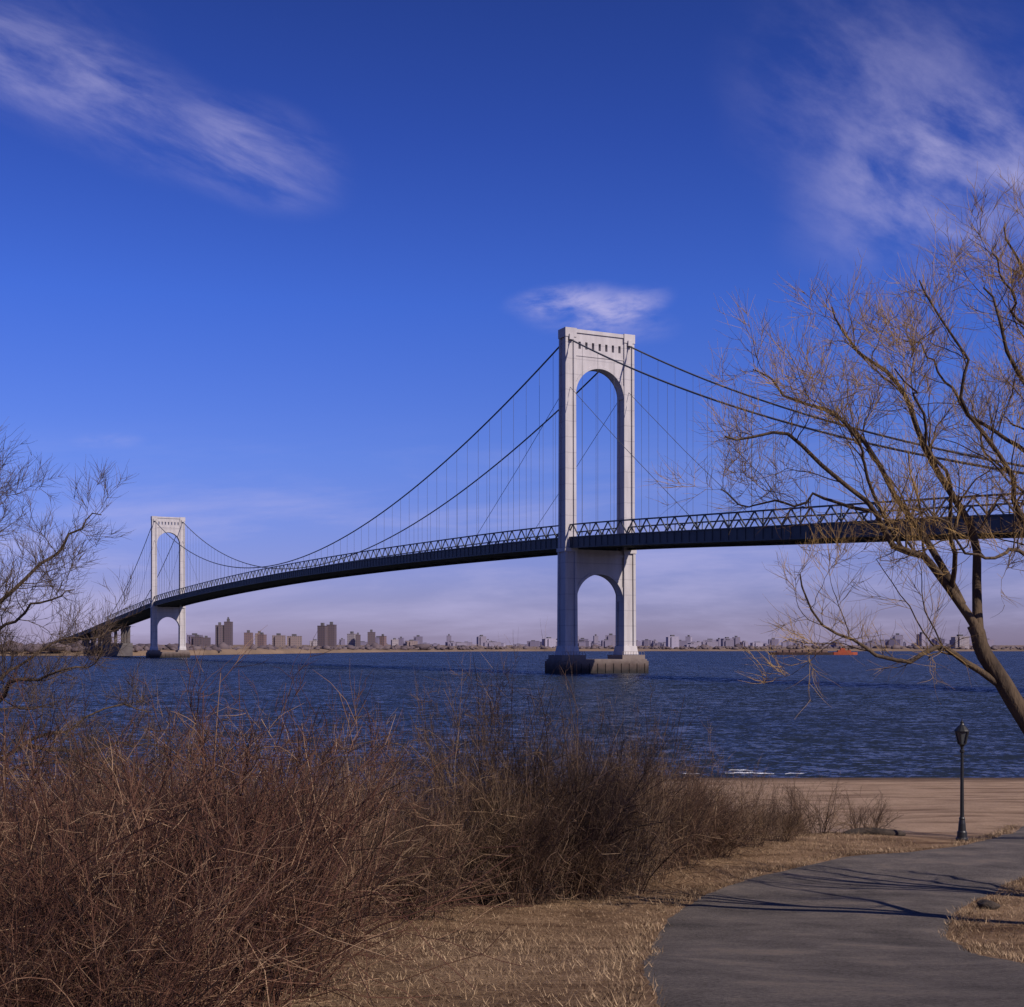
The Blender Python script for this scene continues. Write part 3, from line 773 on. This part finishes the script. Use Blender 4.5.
limbs2 = [
 lim([(-11.4,gz2-.2,24),(-11.1,6.2,24),(-10.9,7.8,24.1),(-10.6,9.6,24),(-10.3,11.0,23.9)], .24, .05),
 lim([(-11.0,6.6,24),(-9.7,7.4,23.7),(-8.8,8.0,23.4),(-7.9,8.3,23.2),(-7.1,8.5,23)], .08, .012),
 lim([(-11.1,5.4,24),(-10.0,6.2,24.4),(-9.0,6.9,24.6),(-8.0,7.4,24.8),(-6.8,7.5,25)], .08, .012),
 lim([(-10.9,8.0,24),(-9.7,9.1,24.3),(-8.9,10.1,24.5),(-8.1,10.8,24.6),(-7.6,11.1,24.6)], .08, .012),
 lim([(-10.8,8.6,24),(-9.9,10.2,23.6),(-9.4,11.2,23.3),(-9.0,11.7,23.2)], .065, .012),
 lim([(-11.0,7.4,24),(-9.7,8.3,23.3),(-8.7,9.0,22.7),(-7.9,9.5,22.4),(-7.3,9.7,22.3)], .07, .012),
 lim([(-11.0,7.0,24),(-12.5,8.6,24.2),(-13.8,9.8,24.6),(-14.6,10.6,25)], .09, .015),
 lim([(-10.8,8.4,24),(-11.8,9.8,23.6),(-12.4,11.2,23.4)], .08, .015),
 lim([(-10.6,9.4,24),(-10.1,10.8,24.6),(-9.8,11.7,25.1)], .055, .012),
 lim([(-11.2,4.8,24),(-10.2,5.6,23.4),(-9.1,6.3,23.0),(-8.1,6.7,22.6),(-6.8,6.6,22.4)], .07, .012),
 lim([(-11.0,6.0,24),(-9.8,7.9,25),(-8.8,8.8,25.6),(-7.8,9.0,26)], .06, .012),
 lim([(-9.0,6.9,24.6),(-8.2,6.7,25),(-7.2,6.9,25.3),(-6.4,6.6,25.6)], .045, .01),
]
make_tree('bare_tree', (-11.4, 24, gz2-.2), limbs2, 'leafless tree with tangled fine branches on the brushy bank', 8, M_twig2, 1.3, .95, .82, 8)
tx, ty = 14.2, 24.8
gz3 = float(ground_z(tx, ty))
limbs3 = [
 lim([(tx,gz3-.2,ty),(tx-.1,5.6,ty+.1),(tx-.3,7.2,ty+.3),(tx-.5,9,ty+.4),(tx-.6,10.8,ty+.5)], .20, .06),
 lim([(tx-.1,5.8,ty+.1),(tx-1.0,7.2,ty+.6),(tx-1.9,8.0,ty+1.2),(tx-2.7,8.6,ty+1.8)], .11, .03),
 lim([(tx-.2,6.6,ty+.2),(tx-1.1,8.2,ty-.1),(tx-1.9,9.3,ty-.2),(tx-2.5,10.0,ty-.1)], .10, .03),
 lim([(tx-.1,6.2,ty+.1),(tx+.7,7.9,ty+1.0),(tx+1.2,9.3,ty+2.0)], .10, .03),
 lim([(tx-.4,8.2,ty+.4),(tx-1.1,9.9,ty+1.3),(tx-1.6,11.0,ty+2.0)], .08, .02),
 lim([(tx-.3,7.4,ty+.3),(tx-.8,8.6,ty+1.6),(tx-1.4,9.4,ty+2.8),(tx-1.9,9.9,ty+3.8)], .09, .02),
 lim([(tx-.2,6.0,ty+.2),(tx-.9,7.0,ty+1.8),(tx-1.3,7.6,ty+3.2),(tx-1.6,8.4,ty+4.2)], .09, .02),
]
t3, parts3 = make_tree('bare_tree', (tx, ty, gz3-.2), limbs3, 'slender leafless tree on dry grass next to the path', 14, M_twig, .8, .9, 1.1, 3)
t4 = t3.copy(); COL.objects.link(t4); t4.location = (20.6, 39.0, float(ground_z(20.6, 39.0))-.2); t4.rotation_euler = (0, 0, .25)
for q in parts3:
    c = q.copy(); COL.objects.link(c); c.parent = t4

# ------------------------------------------------------------------ bushes
def bush_mesh(name, seed, rad, h, nst, mat, r0=.012, sub=5, sub2=4, outward=.55, clumps=5):
    rng = np.random.default_rng(seed)
    ca = rng.uniform(0, 2*np.pi, clumps); cq = np.sqrt(rng.random(clumps))*rad*.55
    ci = rng.integers(0, clumps, nst)
    base = np.stack([np.cos(ca)*cq, np.sin(ca)*cq], -1)[ci]+rng.normal(size=(nst, 2))*rad*.09
    chh = rng.uniform(.7, 1.08, clumps)[ci]
    off = base
    p = np.concatenate([base, np.full((nst, 1), -.1)], 1)
    rd = rng.normal(size=(nst, 3))*np.array([.27, .27, .1])
    d = nrm(np.concatenate([off/rad*outward, np.ones((nst, 1))], 1)+rd)
    K = 9; L = h*chh*rng.uniform(.45, 1.1, nst); out = [p]
    st = (L/(K-1))[:, None]
    sag = np.where(rng.random(nst) < .25, -.12, -.005)
    for k in range(K-1):
        d = nrm(d+.12*rng.normal(size=(nst, 3))+np.stack([d[:, 0]*.05, d[:, 1]*.05, sag], -1)); p = p+d*st; out.append(p)
    P = np.stack(out, 1); R = (r0*rng.uniform(.45, 1.25, nst))[:, None]*np.linspace(1, .35, K)
    A = spawn(rng, P, R, sub, .2, .98, h*.34, .50, .12, 6, .62, .17, .0, rmin=.003)
    B = spawn(rng, A[0], A[1], sub2, .1, 1, h*.15, .50, .10, 4, .7, .2, .0, rmin=.0026)
    n = int(nst*.8)
    a2 = rng.uniform(0, 2*np.pi, n); q2 = np.sqrt(rng.random(n))*rad*.9
    p = np.stack([np.cos(a2)*q2, np.sin(a2)*q2, rng.uniform(0, .4*h, n)], -1)
    d = nrm(rng.normal(size=(n, 3))*np.array([1, 1, .45])); out = [p]
    for k in range(5):
        d = nrm(d+.3*rng.normal(size=(n, 3))); p = p+d*.12*h*rng.uniform(.6, 1.2, (n, 1)); p[:, 2] = np.maximum(p[:, 2], 0.0); out.append(p)
    T = (np.stack(out, 1), np.full((n, 6), r0*.4))
    V1, F1 = tubes([(P, R)], 4); V2, F2 = tubes([A, B, T], 3)
    V = np.concatenate([V1, V2]); F = np.concatenate([F1, F2+len(V1)])
    return np_mesh(name, V, F, mat)
GB = 'leafless shrubs along the bank'
LAB = {'red': 'dense leafless red-brown twiggy shrub on the bank', 'brown': 'leafless tangled dark brown shrub on the dry grass bank', 'small': 'small sparse leafless shrub at the edge of the sand'}
protos = {
 'red1': bush_mesh('shrub', 21, 1.2, 2.5, 130, M_bushred, .0085, 6, 4, .40),
 'red2': bush_mesh('shrub', 22, 1.2, 2.5, 120, M_bushred, .008, 6, 4, .42),
 'red3': bush_mesh('shrub', 23, 1.3, 2.5, 120, M_bushmix, .0085, 6, 4, .40),
 'br1': bush_mesh('shrub', 31, 1.8, 3.4, 140, M_bushbrown, .013, 7, 5, .40, 7),
 'br2': bush_mesh('shrub', 32, 1.5, 2.6, 130, M_bushbrown, .011, 7, 5, .40, 7),
 'br3': bush_mesh('shrub', 33, 1.5, 2.6, 130, M_bushmix, .011, 7, 5, .40, 7),
 'sm1': bush_mesh('shrub', 41, .8, 1.7, 40, M_bushbrown, .012, 6, 5, .8, 3),
}
used = set()
def place(kind, x, y, s=1.0, rz=0.0, sz=None):
    pr = protos[kind]
    if kind in used:
        o = pr.copy(); COL.objects.link(o)
    else:
        o = pr; used.add(kind)
    o.location = (x, y, float(ground_z(x, y))); o.rotation_euler = (0, 0, rz); o.scale = (s, s, sz or s)
    lab = LAB['red'] if kind in ('red1','red2') else LAB['small'] if kind == 'sm1' else LAB['brown']
    tag(o, lab, 'shrub', group=GB)
rr = random.Random(5)
for k, x, y, s, sz in [
 ('red1',-2.0,9.6,1.0,1.18),('red2',-3.5,8.8,.95,.98),('red3',-4.8,9.8,1.0,.95),('red3',-3.2,11.0,1.05,1.02),('red2',-2.4,12.0,.85,1.15),('red3',-5.0,12.4,1.1,1.02),
 ('red1',-6.6,13,1.1,1.0),('red2',-3.7,14.6,1.1,1.25),('br3',-2.7,15.6,.75,1.15),('red1',-5.6,16.2,1.15,1.15),('red2',-2.6,7.4,.7,.66),('red3',-4.0,7.2,.7,.56),
 ('red3',-7.8,17.5,1.2,1.1),('br2',-5.0,19.6,1.1,1.2),('br1',-7.4,21.5,1.05,.92),('br2',-3.1,20.2,.95,1.15),('br1',-5.6,24.5,1.1,1.0),('br2',-9.8,20,1.1,1.1),('br1',-8.8,27,1.1,1.0),
 ('br1',.3,26.3,.95,1.55),('br2',1.8,28.2,1.0,1.6),('br2',-.9,25.4,.9,1.6),('br3',.2,24.8,.65,.95),('br3',1.5,26.4,.65,1.0),('br1',-3.0,28.5,1.05,1.15),('br3',-1.7,22.4,.8,1.2),
 ('br3',2.9,30.4,.9,1.4),('br3',4.1,33.0,.9,1.15),('br2',2.9,34.0,1.0,1.3),('br3',5.3,35.4,.8,.95),('br2',6.4,37.6,.7,.85),('br2',7.9,39.4,.5,.68),('br2',4.6,37.6,.95,1.0),('br1',.6,33,1.05,1.1),('br1',2.4,38,1.0,.9),
 ('sm1',10.05,43.5,1.15,1.25),('sm1',11.7,44.2,.9,.95),('sm1',8.9,42.0,.7,.6)]:
    place(k, x, y, s, rr.uniform(0, 6.28), sz)

# ------------------------------------------------------------------ world
SUN_AZ = math.atan2(.72, -.68)
ELEV = math.radians(38)
sd = Vector((math.sin(SUN_AZ)*math.cos(ELEV), math.cos(SUN_AZ)*math.cos(ELEV), math.sin(ELEV)))
w = bpy.data.worlds.new('World'); SC.world = w; w.use_nodes = True
nt = w.node_tree; N = nt.nodes.new; L = nt.links.new
bg = nt.nodes['Background']; bg.inputs[1].default_value = .1
sky = N('ShaderNodeTexSky'); sky.sky_type = 'NISHITA'; sky.sun_disc = False
sky.sun_elevation = ELEV; sky.sun_rotation = SUN_AZ; sky.air_density = 1.0; sky.dust_density = .4; sky.ozone_density = 3.0
tc = N('ShaderNodeTexCoord'); sp = N('ShaderNodeSeparateXYZ'); L(tc.outputs['Generated'], sp.inputs[0])
def M(op, a, b=None, c=None, clamp=False):
    n = N('ShaderNodeMath'); n.operation = op; n.use_clamp = clamp
    for i, v in enumerate((a, b, c)):
        if v is None: continue
        if isinstance(v, (int, float)): n.inputs[i].default_value = v
        else: L(v, n.inputs[i])
    return n.outputs[0]
ramp = N('ShaderNodeValToRGB'); e = ramp.color_ramp.elements
e[0].position = 0; e[0].color = (.47,.40,.80,1); e[1].position = .5; e[1].color = (.16,.245,.70,1)
for pos, c in ((.06,(.47,.44,.97,1)),(.14,(.40,.48,1.10,1)),(.25,(.29,.45,1.20,1)),(.36,(.215,.335,.99,1))):
    k = e.new(pos); k.color = c
L(sp.outputs[2], ramp.inputs[0])
mul = N('ShaderNodeMixRGB'); mul.blend_type = 'MULTIPLY'; mul.inputs[0].default_value = 1
L(sky.outputs[0], mul.inputs[1]); L(ramp.outputs[0], mul.inputs[2])
yy = M('MAXIMUM', sp.outputs[1], .05)
U = M('DIVIDE', sp.outputs[0], yy); Vv_ = M('DIVIDE', sp.outputs[2], yy)
cb = N('ShaderNodeCombineXYZ'); L(U, cb.inputs[0]); L(Vv_, cb.inputs[1])
def cirrus(rot, st, sc, seed, lo, hi, det=7, dist=.25, ro=.6):
    mp = N('ShaderNodeMapping'); mp.vector_type = 'TEXTURE'; mp.inputs['Rotation'].default_value = (0, 0, rot); mp.inputs['Scale'].default_value = (st, 1, 1); mp.inputs['Location'].default_value = (seed*.37, seed*.21, 0)
    L(cb.outputs[0], mp.inputs[0])
    nz = N('ShaderNodeTexNoise'); nz.inputs['Scale'].default_value = sc; nz.inputs['Detail'].default_value = det; nz.inputs['Roughness'].default_value = ro; nz.inputs['Distortion'].default_value = dist
    L(mp.outputs[0], nz.inputs['Vector'])
    mr = N('ShaderNodeMapRange'); mr.interpolation_type = 'SMOOTHSTEP'; mr.inputs[1].default_value = lo; mr.inputs[2].default_value = hi; L(nz.outputs[0], mr.inputs[0])
    return mr.outputs[0]
def blob(u0, v0, a_, b_, ang):
    c, s = math.cos(ang), math.sin(ang)
    du = M('SUBTRACT', U, u0); dv = M('SUBTRACT', Vv_, v0)
    p_ = M('ADD', M('MULTIPLY', du, c/a_), M('MULTIPLY', dv, s/a_)); q_ = M('ADD', M('MULTIPLY', du, -s/b_), M('MULTIPLY', dv, c/b_))
    r2 = M('ADD', M('MULTIPLY', p_, p_), M('MULTIPLY', q_, q_))
    k = M('SUBTRACT', 1, r2, clamp=True)
    return M('MULTIPLY', k, k)
n_a = cirrus(-.42, 3.4, 34, 1, .28, .85); n_b = cirrus(-.5, 1.9, 24, 5, .28, .82, dist=.15); n_c = cirrus(.1, 2.6, 60, 9, .30, .72); n_d = cirrus(.03, 6.5, 26, 14, .42, .72)
terms = []
for args, nz_, amp in (((-.31,.415,.20,.055,-.38), n_a, .38), ((-.19,.372,.085,.05,-.35), n_a, .44), ((-.37,.46,.13,.07,-.3), n_a, .22),
                       ((.30,.40,.17,.13,-.4), n_b, .34), ((.34,.35,.16,.09,.3), n_b, .52), ((.042,.262,.055,.017,.10), n_c, .62), ((.085,.256,.045,.018,.30), n_c, .62), ((.065,.247,.07,.022,-.1), n_c, .35), ((-.305,.156,.035,.008,0), n_c, .25)):
    terms.append(M('MULTIPLY', M('MULTIPLY', blob(*args), nz_), amp))
hz = N('ShaderNodeMapRange'); hz.interpolation_type = 'SMOOTHSTEP'; hz.inputs[1].default_value = .18; hz.inputs[2].default_value = .06; L(Vv_, hz.inputs[0])
terms.append(M('MULTIPLY', M('MULTIPLY', hz.outputs[0], n_d), .42))
tot = terms[0]
for t in terms[1:]: tot = M('ADD', tot, t)
fr = M('GREATER_THAN', sp.outputs[1], .06)
tot = M('MULTIPLY', tot, fr, clamp=True)
mxc = N('ShaderNodeMixRGB'); L(tot, mxc.inputs[0]); L(mul.outputs[0], mxc.inputs[1]); mxc.inputs[2].default_value = (5.6, 5.2, 8.0, 1)
L(mxc.outputs[0], bg.inputs[0])

sun = bpy.data.lights.new('sun', 'SUN'); sun.energy = 4.9; sun.angle = math.radians(.5); sun.color = (1, .88, .77)
so = bpy.data.objects.new('sun', sun); COL.objects.link(so); so.rotation_euler = (-sd).to_track_quat('-Z', 'Y').to_euler()

# ------------------------------------------------------------------ camera
cam = bpy.data.cameras.new('camera'); co = bpy.data.objects.new('camera', cam); COL.objects.link(co)
cam.sensor_width = 36; cam.lens = 46.5; cam.shift_y = .140; cam.clip_end = 60000; cam.clip_start = .1
co.location = (0, 0, CAMZ); co.rotation_euler = (math.radians(90), 0, 0)
SC.camera = co
